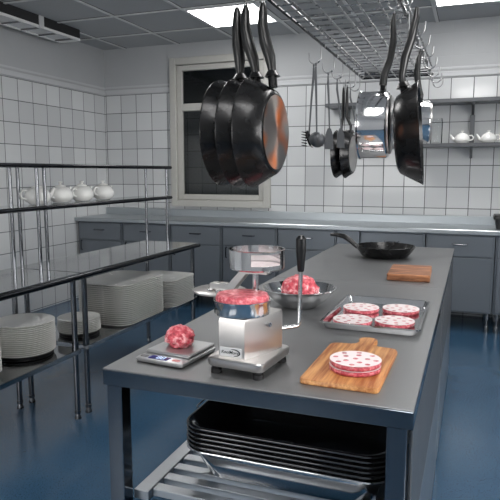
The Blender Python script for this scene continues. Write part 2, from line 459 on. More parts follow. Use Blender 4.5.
# ------------------------------------------------------------------ back bench: cabinets and worktop
bx = [-4.085, -3.515, -2.93, -2.345, -1.76, -1.172, None, -0.372, 0.20, 0.78]
edges = [(-4.085, -3.515), (-3.515, -2.93), (-2.93, -2.345), (-2.345, -1.76), (-1.76, -1.172), (-0.955, -0.372), (-0.372, 0.205), (0.205, 0.78)]
clabels = ['grey steel drawer cabinet in the left corner under the back worktop',
           'grey steel drawer cabinet, second from the left corner under the back worktop',
           'grey steel drawer cabinet, third from the left corner under the window',
           'grey steel drawer cabinet, fourth from the left corner, behind the patty press',
           'grey steel drawer cabinet, fifth from the left corner, left of the narrow filler',
           'grey steel drawer cabinet behind the large frying pan, right of the narrow filler',
           'grey steel cabinet with drawer and door fully seen right of the prep tables',
           'grey steel cabinet at the right edge of the photo, below the black bin']
def cabinet(x0, x1, label, door_handle):
    t = thing('drawer_cabinet', label, 'cabinet', ((x0 + x1) / 2, 5.7, 0), 'steel cabinets under the back worktop')
    g = .003
    b = nb(); box(b, x0 + g, x1 - g, 5.405, 5.99, .17, .862, .002); ob('body', b, M['steel_cab'], t)
    d = ob('drawer', box(nb(), x0 + .02, x1 - .02, 5.383, 5.404, .668, .850, .003), M['steel_cab'], t)
    cx = (x0 + x1) / 2
    b = nb(); tube(b, [(cx - .062, 5.384, .775), (cx - .055, 5.362, .775), (cx, 5.358, .775), (cx + .055, 5.362, .775), (cx + .062, 5.384, .775)], .006, 8)
    ob('handle', b, M['tube'], d)
    d = ob('door', box(nb(), x0 + .02, x1 - .02, 5.383, 5.404, .185, .656, .003), M['steel_cab'], t)
    if door_handle:
        hx = x0 + .055
        b = nb(); tube(b, [(hx, 5.384, .545), (hx, 5.364, .55), (hx, 5.362, .60), (hx, 5.364, .645), (hx, 5.384, .65)], .006, 8)
        ob('handle', b, M['dark_edge'], d)
    for lx in (x0 + .04, x1 - .04):
        for ly in (5.43, 5.93):
            b = nb(); lathe(b, [(0, 0), (.021, 0), (.021, .055), (.019, .06), (.010, .062), (.010, .115), (.022, .118), (.022, .17), (0, .17)], 14, Matrix.Translation((lx, ly, 0)))
            ob('leg', b, M['tube'], t)
for i, ((x0, x1), lb) in enumerate(zip(edges, clabels)): cabinet(x0, x1, lb, i < 4)
t = thing('filler_panel', 'narrow grey steel filler between back cabinets behind the pan handle', 'cabinet panel', (-1.063, 5.7, 0))
ob('panel', box(nb(), -1.169, -.958, 5.390, 5.98, .17, .862, .002), M['steel_cab'], t)
for lx in (-1.13, -1.0):
    b = nb(); lathe(b, [(0, 0), (.021, 0), (.021, .055), (.010, .062), (.010, .115), (.022, .118), (.022, .17), (0, .17)], 14, Matrix.Translation((lx, 5.44, 0)))
    ob('leg', b, M['tube'], t)
t = thing('worktop', 'long pale steel worktop with low upstand along the back wall', 'worktop', (-1.3, 5.7, .863))
ob('top_sheet', box(nb(), -4.095, 2.4, 5.345, 5.95, .864, .906, .006), M['steel_bench'], t)
b = nb(); box(b, -4.095, 2.4, 5.9505, 6.012, .864, .982, .006)
ob('upstand', b, M['steel_bench'], t)

# black lidded bin at right on the worktop
t = thing('storage_bin', 'black plastic lidded bin at the right end of the back worktop', 'bin', (.375, 5.60, .9065))
b = nb(); loft(b, [rr(.165, .10, .02, .0), rr(.18, .115, .02, .085)]); ob('body', b, M['black'], t, world=False)
b = nb(); loft(b, [rr(.192, .127, .02, .0852), rr(.192, .127, .02, .105), rr(.185, .12, .02, .122)]); ob('lid', b, M['black'], t, world=False)

# ------------------------------------------------------------------ shelves on the back wall (right)
def wall_shelf(z, label):
    t = thing('wall_shelf', label, 'wall shelf', (.4, 5.88, z))
    ob('shelf_board', box(nb(), -1.39, 2.2, 5.76, 6.005, z, z + .036, .004), M['steel_dark'], t)
    for x in (-1.2, -.03, 1.2):
        b = nb(); loft(b, [[(x - .012, 6.006, z - .001), (x - .012, 5.80, z - .001), (x - .012, 5.80, z - .015), (x - .012, 6.006, z - .10)],
                          [(x + .012, 6.006, z - .001), (x + .012, 5.80, z - .001), (x + .012, 5.80, z - .015), (x + .012, 6.006, z - .10)]])
        ob('bracket', b, M['steel_dark'], t)
    return t
wall_shelf(1.628, 'lower dark steel wall shelf carrying the two pale teapots')
wall_shelf(2.028, 'upper empty dark steel wall shelf below the shining tiles')
t = thing('shelf_upright', 'dark flat upright strip joining the two wall shelves behind the teapots', 'shelf upright', (-.03, 6.0, 1.665))
ob('strip', box(nb(), -.052, -.010, 5.985, 6.004, 1.666, 1.93, .002), M['steel_dark'], t)
# ------------------------------------------------------------------ teapots
def teapot(name, label, loc, group, mat, R=.076, H=.096, rot=0.0):
    t = thing(name, label, 'teapot', loc, group)
    b = nb(); lathe(b, [(0, 0), (R * .62, 0), (R * .68, .005), (R * .95, H * .22), (R, H * .38), (R * .97, H * .58), (R * .84, H * .80), (R * .66, H * .96), (R * .5, H), (R * .46, H * .98), (0, H * .98)], 32)
    ob('body', b, mat, t, world=False, ang=60)
    b = nb(); lathe(b, [(0, H * .985), (R * .47, H * .99), (R * .44, H * 1.06), (R * .2, H * 1.13), (0, H * 1.14)], 24)
    l = ob('lid', b, mat, t, world=False, ang=60)
    b = nb(); lathe(b, [(0, H * 1.12), (R * .1, H * 1.13), (R * .09, H * 1.22), (R * .2, H * 1.27), (R * .2, H * 1.34), (0, H * 1.36)], 16)
    ob('knob', b, mat, l, world=False, ang=60)
    b = nb(); tube(b, [(R * .8, 0, H * .35), (R * 1.15, 0, H * .5), (R * 1.35, 0, H * .78), (R * 1.5, 0, H * .95)], [.018, .014, .010, .008], 12)
    ob('spout', b, mat, t, world=False, ang=60)
    b = nb(); tube(b, [(-R * .85, 0, H * .82), (-R * 1.2, 0, H * .85), (-R * 1.42, 0, H * .65), (-R * 1.35, 0, H * .4), (-R * .92, 0, H * .3)], .006, 10)
    ob('handle', b, mat, t, world=False, ang=60)
    t.rotation_euler = (0, 0, rot)
    return t
tp = teapot('teapot', 'leftmost white porcelain teapot behind the shelf posts', (-2.40, 2.80, 1.2135), 'white teapots on the table shelf', M['porcelain'], rot=math.radians(72))
dup(tp, (-2.40, 3.01, 1.2135), 'second white porcelain teapot from the left on the table shelf', rot=(0, 0, math.radians(96)))
dup(tp, (-2.40, 3.225, 1.2135), 'third white porcelain teapot from the left on the table shelf', rot=(0, 0, math.radians(94)))
dup(tp, (-2.40, 3.46, 1.2135), 'rightmost white porcelain teapot on the table shelf', rot=(0, 0, math.radians(92)))
wt = teapot('teapot', 'pale squat teapot left of the other on the wall shelf', (-.115, 5.89, 1.6645), 'pale teapots on the wall shelf', M['porcelain'], .070, .085, math.radians(180))
dup(wt, (.115, 5.89, 1.6645), 'pale squat teapot on the wall shelf near the right photo edge')
b = nb(); lathe(b, [(0, 0), (.05, 0), (.055, .01), (.055, .20), (.05, .235), (.046, .235), (.050, .20), (.050, .012), (0, .010)], 28)
single('glass_jar', b, M['jar'], (-.345, 5.88, 1.6645), 'clear tall glass jar on the wall shelf beside the hanging steel pot', 'jar')

# ------------------------------------------------------------------ left shelf tables with over-shelves
def shelf_table(y0, y1, label):
    t = thing('shelf_table', label, 'table', (-2.26, (y0 + y1) / 2, 0), 'steel shelf tables along the left')
    x0, x1 = -2.52, -2.005
    ob('tabletop', box(nb(), x0, x1 - .0305, y0, y1, .815, .84, .003), M['tablesteel'], t)
    b = nb(); tube(b, [(x1 - .015, y0, .822), (x1 - .015, y1, .822)], (.0155, .0145), 14)
    ob('edge_bar', b, M['dark_edge'], t)
    b = nb(); box(b, x0 + .03, x1 - .022, y0 + .03, y1 - .03, .384, .412, .003)
    ob('lower_shelf', b, M['tablesteel'], t)
    for x in (-2.055, -2.47):
        for y in (y0 + .047, y1 - .047):
            b = nb(); lathe(b, [(0, .814), (.0155, .814), (.0155, .45), (.019, .449), (.019, .385), (.0155, .384), (.0155, .05), (.018, .048), (.018, .03), (.012, .028), (.020, .004), (.020, 0), (0, 0)], 16, Matrix.Translation((x, y, 0)))
            ob('leg', b, M['tube'], t)
    for x in (-2.285, -2.475):
        for y in (y0 + .028, y1 - .028):
            b = nb(); cyl(b, (x, y, .8405), (x, y, 1.435), .0105, 14); ob('post', b, M['tube'], t)
    for z in (1.20, 1.437):
        b = nb(); box(b, -2.495, -2.275, y0, y1, z, z + .010, .002)
        s = ob('upper_shelf', b, M['tablesteel'], t)
        b = nb(); tube(b, [(-2.262, y0, z - .002), (-2.262, y1, z - .002)], .0125, 12)
        ob('edge_bar', b, M['dark_edge'], s)
    return t
shelf_table(1.24, 2.694, 'near polished steel shelf table at the left photo edge, carrying round plate stacks')
shelf_table(2.700, 4.19, 'far polished steel shelf table under the row of teapots, carrying platter stacks')

# ------------------------------------------------------------------ plates and platters
def plate(R, name, label, group):
    b = nb(); lathe(b, [(0, 0), (R * .62, 0), (R * .66, .003), (R * .97, .0085), (R, .0115), (R * .985, .0135), (R * .95, .0125), (R * .66, .0068), (R * .60, .0048), (0, .0044)], 40)
    return single(name, b, M['plate'], (0, 0, 0), label, 'plate', group, ang=50)
def plate_stack(x, y, R, n, step, zb, base, where, src=None):
    t = single('stack_base', lathe(nb(), [(0, 0), (R * .90, 0), (R * .93, .004), (R * .93, .018), (0, .018)], 40), M['black'], (x, y, zb), 'black round base under the ' + where, 'stack base')
    z = zb + .0185
    p0 = plate(R, 'dinner_plate', 'topmost white round plate on the ' + where, where)
    p0.location = (x, y, z + (n - 1) * step)
    for i in range(n - 1):
        c = p0.copy(); C.objects.link(c)
        c.location = (x + random.uniform(-.0012, .0012), y + random.uniform(-.0012, .0012), z + i * step)
        c['label'] = 'white plate below the top of the ' + where
plate_stack(-2.255, 2.47, .166, 16, .0105, .4125, True, 'tall round plate stack on the near shelf table')
plate_stack(-2.245, 2.055, .166, 11, .0105, .4125, True, 'round plate stack cut by the left photo edge')
plate_stack(-2.235, 2.925, .130, 8, .0105, .4125, True, 'low round plate stack behind the table legs')

def platter(hx, hy, r, name, label, group):
    b = nb()
    loft(b, [rr(hx * .80, hy * .80, r * .8, 0), rr(hx * .83, hy * .83, r * .85, .004), rr(hx, hy, r, .013), rr(hx, hy, r, .0165), rr(hx * .965, hy * .965, r * .97, .0160), rr(hx * .80, hy * .80, r * .8, .0075)], True, True)
    return single(name, b, M['plate'], (0, 0, 0), label, 'platter', group, ang=50)
def platter_stack(x, y, hx, hy, r, n, step, zb, where):
    p0 = platter(hx, hy, r, 'serving_platter', 'topmost white rectangular platter on the ' + where, where)
    p0.location = (x, y, zb + (n - 1) * step)
    for i in range(n - 1):
        c = p0.copy(); C.objects.link(c)
        c.location = (x + random.uniform(-.002, .002), y + random.uniform(-.002, .002), zb + i * step)
        c['label'] = 'white platter below the top of the ' + where
platter_stack(-2.215, 3.38, .205, .275, .10, 21, .0128, .4125, 'tall platter stack on the far shelf table')
platter_stack(-2.185, 3.875, .205, .205, .09, 16, .0126, .4125, 'shorter platter stack near the far table end')

# ------------------------------------------------------------------ island: two prep tables end to end
IX0, IX1, IZ = -.905, -.098, .88
def prep_table(y0, y1, label):
    t = thing('prep_table', label, 'prep table', ((IX0 + IX1) / 2, (y0 + y1) / 2, 0), 'steel prep tables of the island')
    ob('tabletop', box(nb(), IX0, IX1, y0, y1, IZ - .0040, IZ, .0015), M['steel_top'], t)
    ob('apron', box(nb(), IX0, IX1, y0, y1, IZ - .046, IZ - .0041, .0015), M['apron'], t)
    for x0, x1 in ((IX0 + .008, IX0 + .053), (IX1 - .058, IX1 - .013)):
        for ya in (y0 + .006, y1 - .051):
            ob('leg', box(nb(), x0, x1, ya, ya + .045, 0, IZ - .0465, .002), M['steel_blue'], t)
    # slatted lower shelf
    b = nb(); zs = .490
    f = lambda *a: box(b, *a, .002)
    f(IX0 + .054, IX0 + .10, y0 + .052, y1 - .052, zs, zs + .028); f(IX1 - .11, IX1 - .064, y0 + .052, y1 - .052, zs, zs + .028)
    sh = ob('lower_shelf_frame', b, M['steel'], t)
    y = y0 + .075
    while y < y1 - .08:
        ob('slat', box(nb(), IX0 + .1005, IX1 - .1105, y, y + .035, zs + .004, zs + .026, .002), M['steel'], sh)
        y += .062
    # closed right side
    ob('side_panel', box(nb(), IX1 - .0125, IX1 - .004, y0 + .052, y1 - .002, .47, IZ - .048, .002), M['steel_dark'], t)
    ob('side_panel', box(nb(), IX1 - .0125, IX1 - .004, y0 + .052, y1 - .002, .03, .465, .003), M['steel'], t)
    return t
prep_table(1.275, 2.742, 'near steel prep table holding the patty press, trays and boards')
prep_table(2.745, 4.225, 'far steel prep table carrying the large black frying pan')

# nested roasting pans on the lower shelf
def roasting_pan(label, steel):
    t = thing('roasting_pan', label, 'roasting pan', (-.456, 1.600, .5165), 'nested roasting pans')
    b = nb(); hx, hy, h = .292, .184, .096
    out = [(.80, .70, 0), (.84, .76, .006), (.955, .94, h - .006), (.96, .95, h)]
    lp = [rr(hx * a, hy * c, .065, z, 7) for a, c, z in out] + [rr(hx, hy, .07, h - .001, 7), rr(hx + .0035, hy + .0035, .072, h - .002, 7), rr(hx + .0058, hy + .0058, .073, h + .0008, 7), rr(hx + .0055, hy + .0055, .073, h + .0035, 7), rr(hx + .003, hy + .003, .072, h + .0055, 7), rr(hx - .002, hy - .002, .07, h + .0052, 7)]
    lp += [rr(hx * .945, hy * .93, .063, h + .002, 7), rr(hx * .83, hy * .75, .06, .010, 7), rr(hx * .79, hy * .69, .058, .0035, 7)]
    loft(b, lp, True, True); ob('pan_body', b, M['chrome' if steel else 'roast'], t, world=False, ang=62)
    for s in (-1, 1):
        b = nb(); x = s * (hx + .003)
        tube(b, [(x, -.045, h), (x + s * .012, -.045, h + .0005), (x + s * .016, -.03, h + .001), (x + s * .016, .03, h + .001), (x + s * .012, .045, h + .0005), (x, .045, h)], .0025, 8)
        ob('handle', b, M['chrome'], t, world=False)
    return t
roasting_pan('shiny steel roasting pan at the bottom of the nested stack', True)
rp = roasting_pan('second roasting pan from the bottom, lowest black one of the nested stack', False)
rp.location.z = .5165 + .0138
names = ['third black roasting pan from the bottom of the nested stack',
         'fourth black roasting pan from the bottom of the nested stack', 'fifth black roasting pan from the bottom, just under the top pan',
         'topmost black roasting pan of the nested stack under the near prep table']
for i, nm in enumerate(names): dup(rp, (-.456, 1.600, .5165 + .0138 * (i + 2)), nm)

# ------------------------------------------------------------------ things on the island
# kitchen scale
t = thing('kitchen_scale', 'flat grey digital scale with blue display at the island corner', 'scale', (-.765, 1.435, IZ))
t.rotation_euler = (0, 0, math.radians(-6))
b = nb(); loft(b, [rr(.075, .092, .010, .004), rr(.077, .094, .010, .007), rr(.077, .094, .010, .012), rr(.074, .091, .010, .0145)]); ob('body', b, M['scale'], t, world=False)
b = nb(); box(b, -.072, .072, -.048, .092, .0150, .0245, .003); ob('weighing_plate', b, M['scale'], t, world=False)
d = ob('display', box(nb(), -.038, .022, -.085, -.060, .0147, .0160, .0005), M['display'], t, world=False)
def text_part(name, s, size, mat, parent, loc, rot, ext=.0004, sx=1.0, shear=0.0):
    cu = bpy.data.curves.new(name, 'FONT'); cu.body = s; cu.size = size; cu.extrude = ext
    cu.align_x = 'CENTER'; cu.align_y = 'CENTER'; cu.shear = shear; cu.offset = size * .012
    o = bpy.data.objects.new(name, cu); C.objects.link(o)
    dg = bpy.context.evaluated_depsgraph_get(); me = bpy.data.meshes.new_from_object(o.evaluated_get(dg))
    bpy.data.objects.remove(o); bpy.data.curves.remove(cu)
    me.name = name; me.materials.clear(); me.materials.append(mat)
    o = bpy.data.objects.new(name, me); C.objects.link(o); o.parent = parent
    o.location = loc; o.rotation_euler = rot; o.scale = (sx, 1, 1)
    return o
b = nb()
for cx in (-.010, .004):   # lit digit strokes
    for sx in (-.0045, .0045): box(b, cx + sx - .0009, cx + sx + .0009, -.081, -.064, .0162, .0165)
    for yy in (-.0812, -.0725, -.0638): box(b, cx - .0035, cx + .0035, yy - .0009, yy + .0009, .0162, .0165)
ob('lit_digits', b, M['lcd'], d, world=False)
for x, m in ((-.058, 'button'), (.046, 'redbutton')):
    b = nb(); loft(b, [rr(.012, .007, .005, .0147, 4, x, -.0725), rr(.011, .006, .004, .0162, 4, x, -.0725)]); ob('button', b, M[m], t, world=False)
for sx in (-1, 1):
    for sy in (-1, 1):
        b = nb(); lathe(b, [(0, 0), (.008, 0), (.008, .004), (0, .004)], 12, Matrix.Translation((sx * .06, sy * .075, 0))); ob('foot', b, M['rubber'], t, world=False)

def blob(name, R, squash, amp, mat, loc, label, cat, seed, sub=5, flat=True, fr=55):
    b = nb(); bmesh.ops.create_icosphere(b, subdivisions=sub, radius=1.0)
    off = Vector((seed * 7.1, seed * 3.3, seed))
    for v in b.verts:
        d = v.co.normalized(); p = d * R
        n = noise.noise(p * fr + off) * amp + noise.noise(p * fr * 2.4 + off) * amp * .55 + noise.noise(p * 14 + off) * amp * .7
        q = d * (R + n); q.z *= squash
        lo = -R * squash * .72
        if flat and q.z < lo: q.z = lo + (q.z - lo) * .04
        v.co = q
    z0 = min(v.co.z for v in b.verts)
    bmesh.ops.translate(b, vec=(0, 0, -z0), verts=b.verts)
    return single(name, b, mat, loc, label, cat, ang=80)
blob('meatball', .0430, .76, .007, M['meat'], (-.768, 1.462, IZ + .0247), 'round ball of raw ground meat on the digital scale', 'ground meat', 1.7)

# hamburger patty press
PX, PY = -.540, 1.425
t = thing('patty_press', 'silver hamburger patty press with open lid arm and paper dish at the near island edge', 'patty press', (PX, PY, IZ))
t.rotation_euler = (0, 0, math.radians(-5))
b = nb(); loft(b, [rr(.079, .095, .018, .022), rr(.081, .097, .020, .025), rr(.081, .097, .020, .041), rr(.078, .094, .018, .044)]); ob('base_plate', b, M['press'], t, world=False)
for sx in (-1, 1):
    for sy in (-1, 1):
        b = nb(); lathe(b, [(0, 0), (.014, 0), (.014, .013), (.010, .014), (.010, .0215), (0, .0215)], 16, Matrix.Translation((sx * .060, sy * .076, 0))); ob('foot', b, M['rubber'], t, world=False)
# upright body: narrow front face, right face bowed outwards to the rear
def body_loop(z, s=1.0):
    pts = [(-.050, -.080), (.024, -.080), (.038, -.04), (.056, .02), (.066, .066), (.060, .082), (.03, .086), (-.04, .086), (-.055, .078), (-.053, .0)]
    return [(x * s, y * s, z) for x, y in pts]
b = nb(); loft(b, [body_loop(.0442), body_loop(.140), body_loop(.148, .97)]); bod = ob('body', b, M['press'], t, world=False, ang=25)
b = nb(); cyl(b, (.046, .004, .122), (.060, .000, .122), .006, 16); ob('set_screw', b, M['chrome'], bod, world=False)
npz = ob('nameplate', box(nb(), -.046, .016, -.0825, -.0805, .049, .073, .0008), M['nameplate'], t, world=False)
text_part('lettering', 'KoolMore', .0118, M['ink'], npz, (-.017, -.0829, .0605), (PI / 2, 0, 0), .0003, 1.0, .25)
b = nb()  # swoosh beside the lettering
up, lo = [], []
for i in range(13):
    a = math.radians(105 - i * 15.5); th = .0006 + .0022 * math.sin(PI * i / 12)
    up.append((-.008 + (.0185 + th) * math.cos(a), .0605 + (.0085 + th) * math.sin(a))); lo.append((-.008 + .0175 * math.cos(a), .0605 + .0078 * math.sin(a)))
lp = [(x, -.0826, z) for x, z in up + lo[::-1]]
loft(b, [lp, [(x, -.0832, z) for x, y, z in lp]]); ob('swoosh', b, M['ink'], npz, world=False)
# patty mould ring
MX, MY, MZ = -.016, -.012, .1483
b = nb(); lathe(b, [(0, MZ), (.070, MZ), (.074, MZ + .003), (.0755, MZ + .036), (.0770, MZ + .038), (.0770, MZ + .0405), (.073, MZ + .0405), (.072, MZ + .018), (0, MZ + .018)], 56, Matrix.Translation((MX, MY, 0)))
ob('mould_ring', b, M['chrome'], t, world=False, ang=40)
# pivot post, arm and lid swung open to the left
b = nb(); lathe(b, [(0, .148), (.013, .148), (.013, .196), (.0085, .200), (.0085, .241), (0, .241)], 18, Matrix.Translation((-.018, .074, 0))); ob('pivot_post', b, M['chrome'], t, world=False)
b = nb(); box(b, -.042, .010, .064, .085, .158, .182, .003); ob('pivot_block', b, M['press'], t, world=False)
# lid arm: bar rising from the lid hub at left to the paper dish at right
arm = [(-.160, .186), (-.085, .186), (-.045, .2415), (.022, .2415), (.022, .2565), (-.055, .2565), (-.098, .205), (-.160, .205)]
b = nb(); loft(b, [[(x, .064, z) for x, z in arm], [(x, .096, z) for x, z in arm]]); bmesh.ops.bevel(b, geom=list(b.edges), offset=.002, segments=2, affect='EDGES')
ob('lid_arm', b, M['press'], t, world=False)
LXc, LYc = -.150, .108
b = nb(); lathe(b, [(0, .172), (.075, .172), (.079, .175), (.079, .179), (.072, .1820), (.02, .1840), (0, .1840)], 48, Matrix.Translation((LXc, LYc, 0)))
lid = ob('lid_plate', b, M['press'], t, world=False)
for dx, dy in ((-.012, -.052), (.010, -.052), (-.020, -.044), (.020, -.044)):
    b = nb(); lathe(b, [(0, .183), (.006, .183), (.006, .1885), (0, .1905)], 12, Matrix.Translation((LXc + dx + .012, LYc + dy - .002, 0))); ob('bolt', b, M['chrome'], lid, world=False)
# paper dish: a cylinder with a cut-away window towards the front right
DX, DY, DZ = -.012, .070, .2572
DM = Matrix.Translation((DX, DY, 0))
R = .0765
b = nb()
lathe(b, [(0, DZ), (R - .004, DZ), (R, DZ + .004), (R, DZ + .015), (R - .0018, DZ + .015), (R - .0018, DZ + .005), (R - .005, DZ + .002), (0, DZ + .002)], 60, DM)
lathe(b, [(R, DZ + .014), (R, DZ + .053), (R + .002, DZ + .055), (R - .0018, DZ + .055), (R - .0018, DZ + .014), (R, DZ + .014)], 44, DM, math.radians(-8), math.radians(283))
lathe(b, [(R, DZ + .047), (R, DZ + .053), (R + .002, DZ + .055), (R - .0018, DZ + .055), (R - .0018, DZ + .047), (R, DZ + .047)], 16, DM, math.radians(283), math.radians(352))
ob('paper_dish', b, M['chrome'], t, world=False, ang=40)
# plunger lever: bent chrome rod with a black grip
b = nb(); tube(b, [(.052, .080, .092), (.082, .120, .092), (.087, .127, .093), (.0895, .130, .098), (.091, .132, .105), (.093, .134, .250)], .0058, 14); lv = ob('lever_rod', b, M['chrome'], t, world=False)
b = nb(); tube(b, [(.093, .134, .246), (.093, .134, .250), (.093, .134, .268), (.093, .134, .305), (.093, .134, .338), (.093, .134, .347)], [.008, .0095, .0108, .0140, .0145, .007], 18); ob('lever_grip', b, M['bakelite'], lv, world=False)

def press_world(x, y, z):
    a = math.radians(-5); return (PX + x * math.cos(a) - y * math.sin(a), PY + x * math.sin(a) + y * math.cos(a), IZ + z)

def patty(name, R, H, loc, label, seed, amp=.002):
    b = nb(); n = 64
    rings = [(.0, 0), (.80, 0), (.94, .04), (1.0, .3), (1.0, .72), (.95, .96), (.85, 1.0), (.55, 1.0), (.25, 1.0), (0, 1.0)]
    lathe(b, [(R * r, H * z) for r, z in rings], n)
    for v in b.verts:
        if v.co.z > .001 or v.co.xy.length > R * .9:
            k = noise.noise(v.co * 90 + Vector((seed, seed * 2, 0))) * amp
            d = v.co.xy
            if d.length > R * .9: v.co.x += d.x / d.length * k; v.co.y += d.y / d.length * k
            if v.co.z > H * .9: v.co.z += k * .3 - abs(amp) * .3
    return single(name, b, M['patty'], loc, label, 'patty', 'pressed raw meat patties', ang=60)

def holed_paper(R, loc, label, group='patty papers'):
    """a thin white round sheet with punched holes"""
    b = nb()
    holes = [(0, 0, .0074)] + [(R * .46 * math.cos(a), R * .46 * math.sin(a), .0074) for a in [PI / 2.5 * i + .2 for i in range(5)]] + \
            [(R * .79 * math.cos(a), R * .79 * math.sin(a), .0074) for a in [PI / 4 * i for i in range(8)]]
    es = []
    for cx, cy, r, n in [(0, 0, R, 56)] + [(x, y, r, 12) for x, y, r in holes]:
        vs = [b.verts.new((cx + r * math.cos(2 * PI * i / n), cy + r * math.sin(2 * PI * i / n), 0)) for i in range(n)]
        es += [b.edges.new((vs[i], vs[(i + 1) % n])) for i in range(n)]
    bmesh.ops.triangle_fill(b, use_beauty=True, use_dissolve=False, edges=es)
    # drop triangles that cover a hole
    kill = []
    for f in b.faces:
        c = f.calc_center_median()
        if any((c.x - x) ** 2 + (c.y - y) ** 2 < (r * .9) ** 2 for x, y, r in holes): kill.append(f)
    bmesh.ops.delete(b, geom=kill, context='FACES_ONLY')
    r_ = bmesh.ops.extrude_face_region(b, geom=list(b.faces))
    bmesh.ops.translate(b, vec=(0, 0, .0007), verts=[g for g in r_['geom'] if isinstance(g, bmesh.types.BMVert)])
    return single('patty_paper', b, M['paper'], loc, label, 'paper', group)

x, y, z = press_world(MX, MY, MZ + .0185)
patty('raw_patty', .0705, .036, (x, y, z), 'pink raw meat patty freshly pressed in the mould ring of the press', 3.1)
x, y, z = press_world(DX, DY, DZ + .0022)
pp = holed_paper(.066, (x, y, z + .0065), 'white holed paper on top of the stack in the press dish')
b = nb(); lathe(b, [(0, 0), (.066, 0), (.066, .006), (0, .006)], 40)
single('paper_stack', b, M['paper'], (x, y, z), 'white round papers stacked in the dish of the press', 'paper stack')

# bowl with ground meat
BX, BY = -.612, 2.16
t = thing('mixing_bowl', 'wide shallow steel bowl filled with ground meat behind the press', 'bowl', (BX, BY, IZ))
b = nb(); R = .140
lathe(b, [(0, .002), (.062, 0), (.066, .001), (.070, .006), (.105, .030), (.130, .060), (R, .074), (R + .004, .075), (R + .004, .078), (R - .002, .078), (.127, .062), (.102, .033), (.066, .009), (0, .006)], 56)
ob('bowl_body', b, M['chrome'], t, world=False, ang=50)
blob('ground_meat', .072, .88, .009, M['meat'], (BX + .004, BY, IZ + .0130), 'heap of raw ground meat in the steel bowl', 'ground meat', 4.2, flat=True, fr=42)

# handled board with two patties
t = thing('cutting_board', 'light wooden paddle board with short handle at the near island edge', 'cutting board', (-.280, 1.515, IZ))
t.rotation_euler = (0, 0, math.radians(-1))
hx, hy = .098, .170
o2 = [(-hx + .012, -hy), (hx - .012, -hy)] + [(hx - .012 + .012 * math.sin(a), -hy + .012 - .012 * math.cos(a)) for a in (PI / 4, PI / 2)]
o2 += [(hx, hy - .02), (hx - .006, hy - .006), (hx - .02, hy), (.040, hy + .004), (.026, hy + .016), (.021, hy + .035)]
o2 += [(.0 + .028 * math.cos(a), hy + .062 + .028 * math.sin(a)) for a in [math.radians(v) for v in range(-30, 211, 20)]]
o2 += [(-.021, hy + .035), (-.026, hy + .016), (-.040, hy + .004), (-hx + .02, hy), (-hx + .006, hy - .006), (-hx, hy - .02), (-hx, -hy + .012), (-hx + .004, -hy + .004)]
b = nb(); loft(b, [[(x * .985, y * .99, 0) for x, y in o2], [(x, y, .002) for x, y in o2], [(x, y, .0115) for x, y in o2], [(x * .985, y * .99, .014) for x, y in o2]])
ob('board', b, M['wood'], t, world=False)
CXp, CYp = -.263, 1.462
patty('raw_patty', .0655, .0135, (CXp, CYp, IZ + .0142), 'lower raw patty of the two stacked on the paddle board', 5.0)
holed_paper(.066, (CXp, CYp, IZ + .0279), 'white holed paper between the two patties on the paddle board')
patty('raw_patty', .0655, .0135, (CXp + .001, CYp, IZ + .0288), 'upper raw patty of the two stacked on the paddle board', 6.0)
holed_paper(.066, (CXp + .001, CYp, IZ + .0425), 'white holed paper covering the patties on the paddle board')

# sheet tray with four patties
t = thing('sheet_tray', 'shallow rectangular steel tray holding four paper-topped patties', 'tray', (-.296, 2.092, IZ))
b = nb(); hx, hy = .156, .222
loft(b, [rr(hx - .012, hy - .012, .012, 0), rr(hx - .008, hy - .008, .012, .002), rr(hx, hy, .014, .023), rr(hx + .005, hy + .005, .016, .025), rr(hx + .005, hy + .005, .016, .021),
         rr(hx + .0062, hy + .0062, .017, .0215), rr(hx + .0062, hy + .0062, .017, .0265), rr(hx - .001, hy - .001, .013, .0255), rr(hx - .010, hy - .010, .012, .0035)], True, True)
ob('tray_body', b, M['chrome'], t, world=False, ang=40)
for (x, y, wd, k) in ((-.366, 1.968, 'front left', 1), (-.228, 1.998, 'front right', 2), (-.371, 2.160, 'rear left', 3), (-.229, 2.190, 'rear right', 4)):
    patty('raw_patty', .0665, .0145, (x, y, IZ + .0037), 'raw patty on the steel tray, %s of the four' % wd, 7.0 + k)
    o = holed_paper(.0665, (x, y, IZ + .0184), 'white holed paper covering the %s patty on the steel tray' % wd); o.rotation_euler = (0, 0, .5 * k)

# dark chopping block and frying pan on the far table
t = thing('chopping_block', 'small thick dark wooden chopping block on the far prep table', 'chopping block', (-.275, 3.005, IZ))
t.rotation_euler = (0, 0, math.radians(2))
ob('block', box(nb(), -.100, .100, -.155, .155, 0, .034, .004), M['wood_dark'], t, world=False)

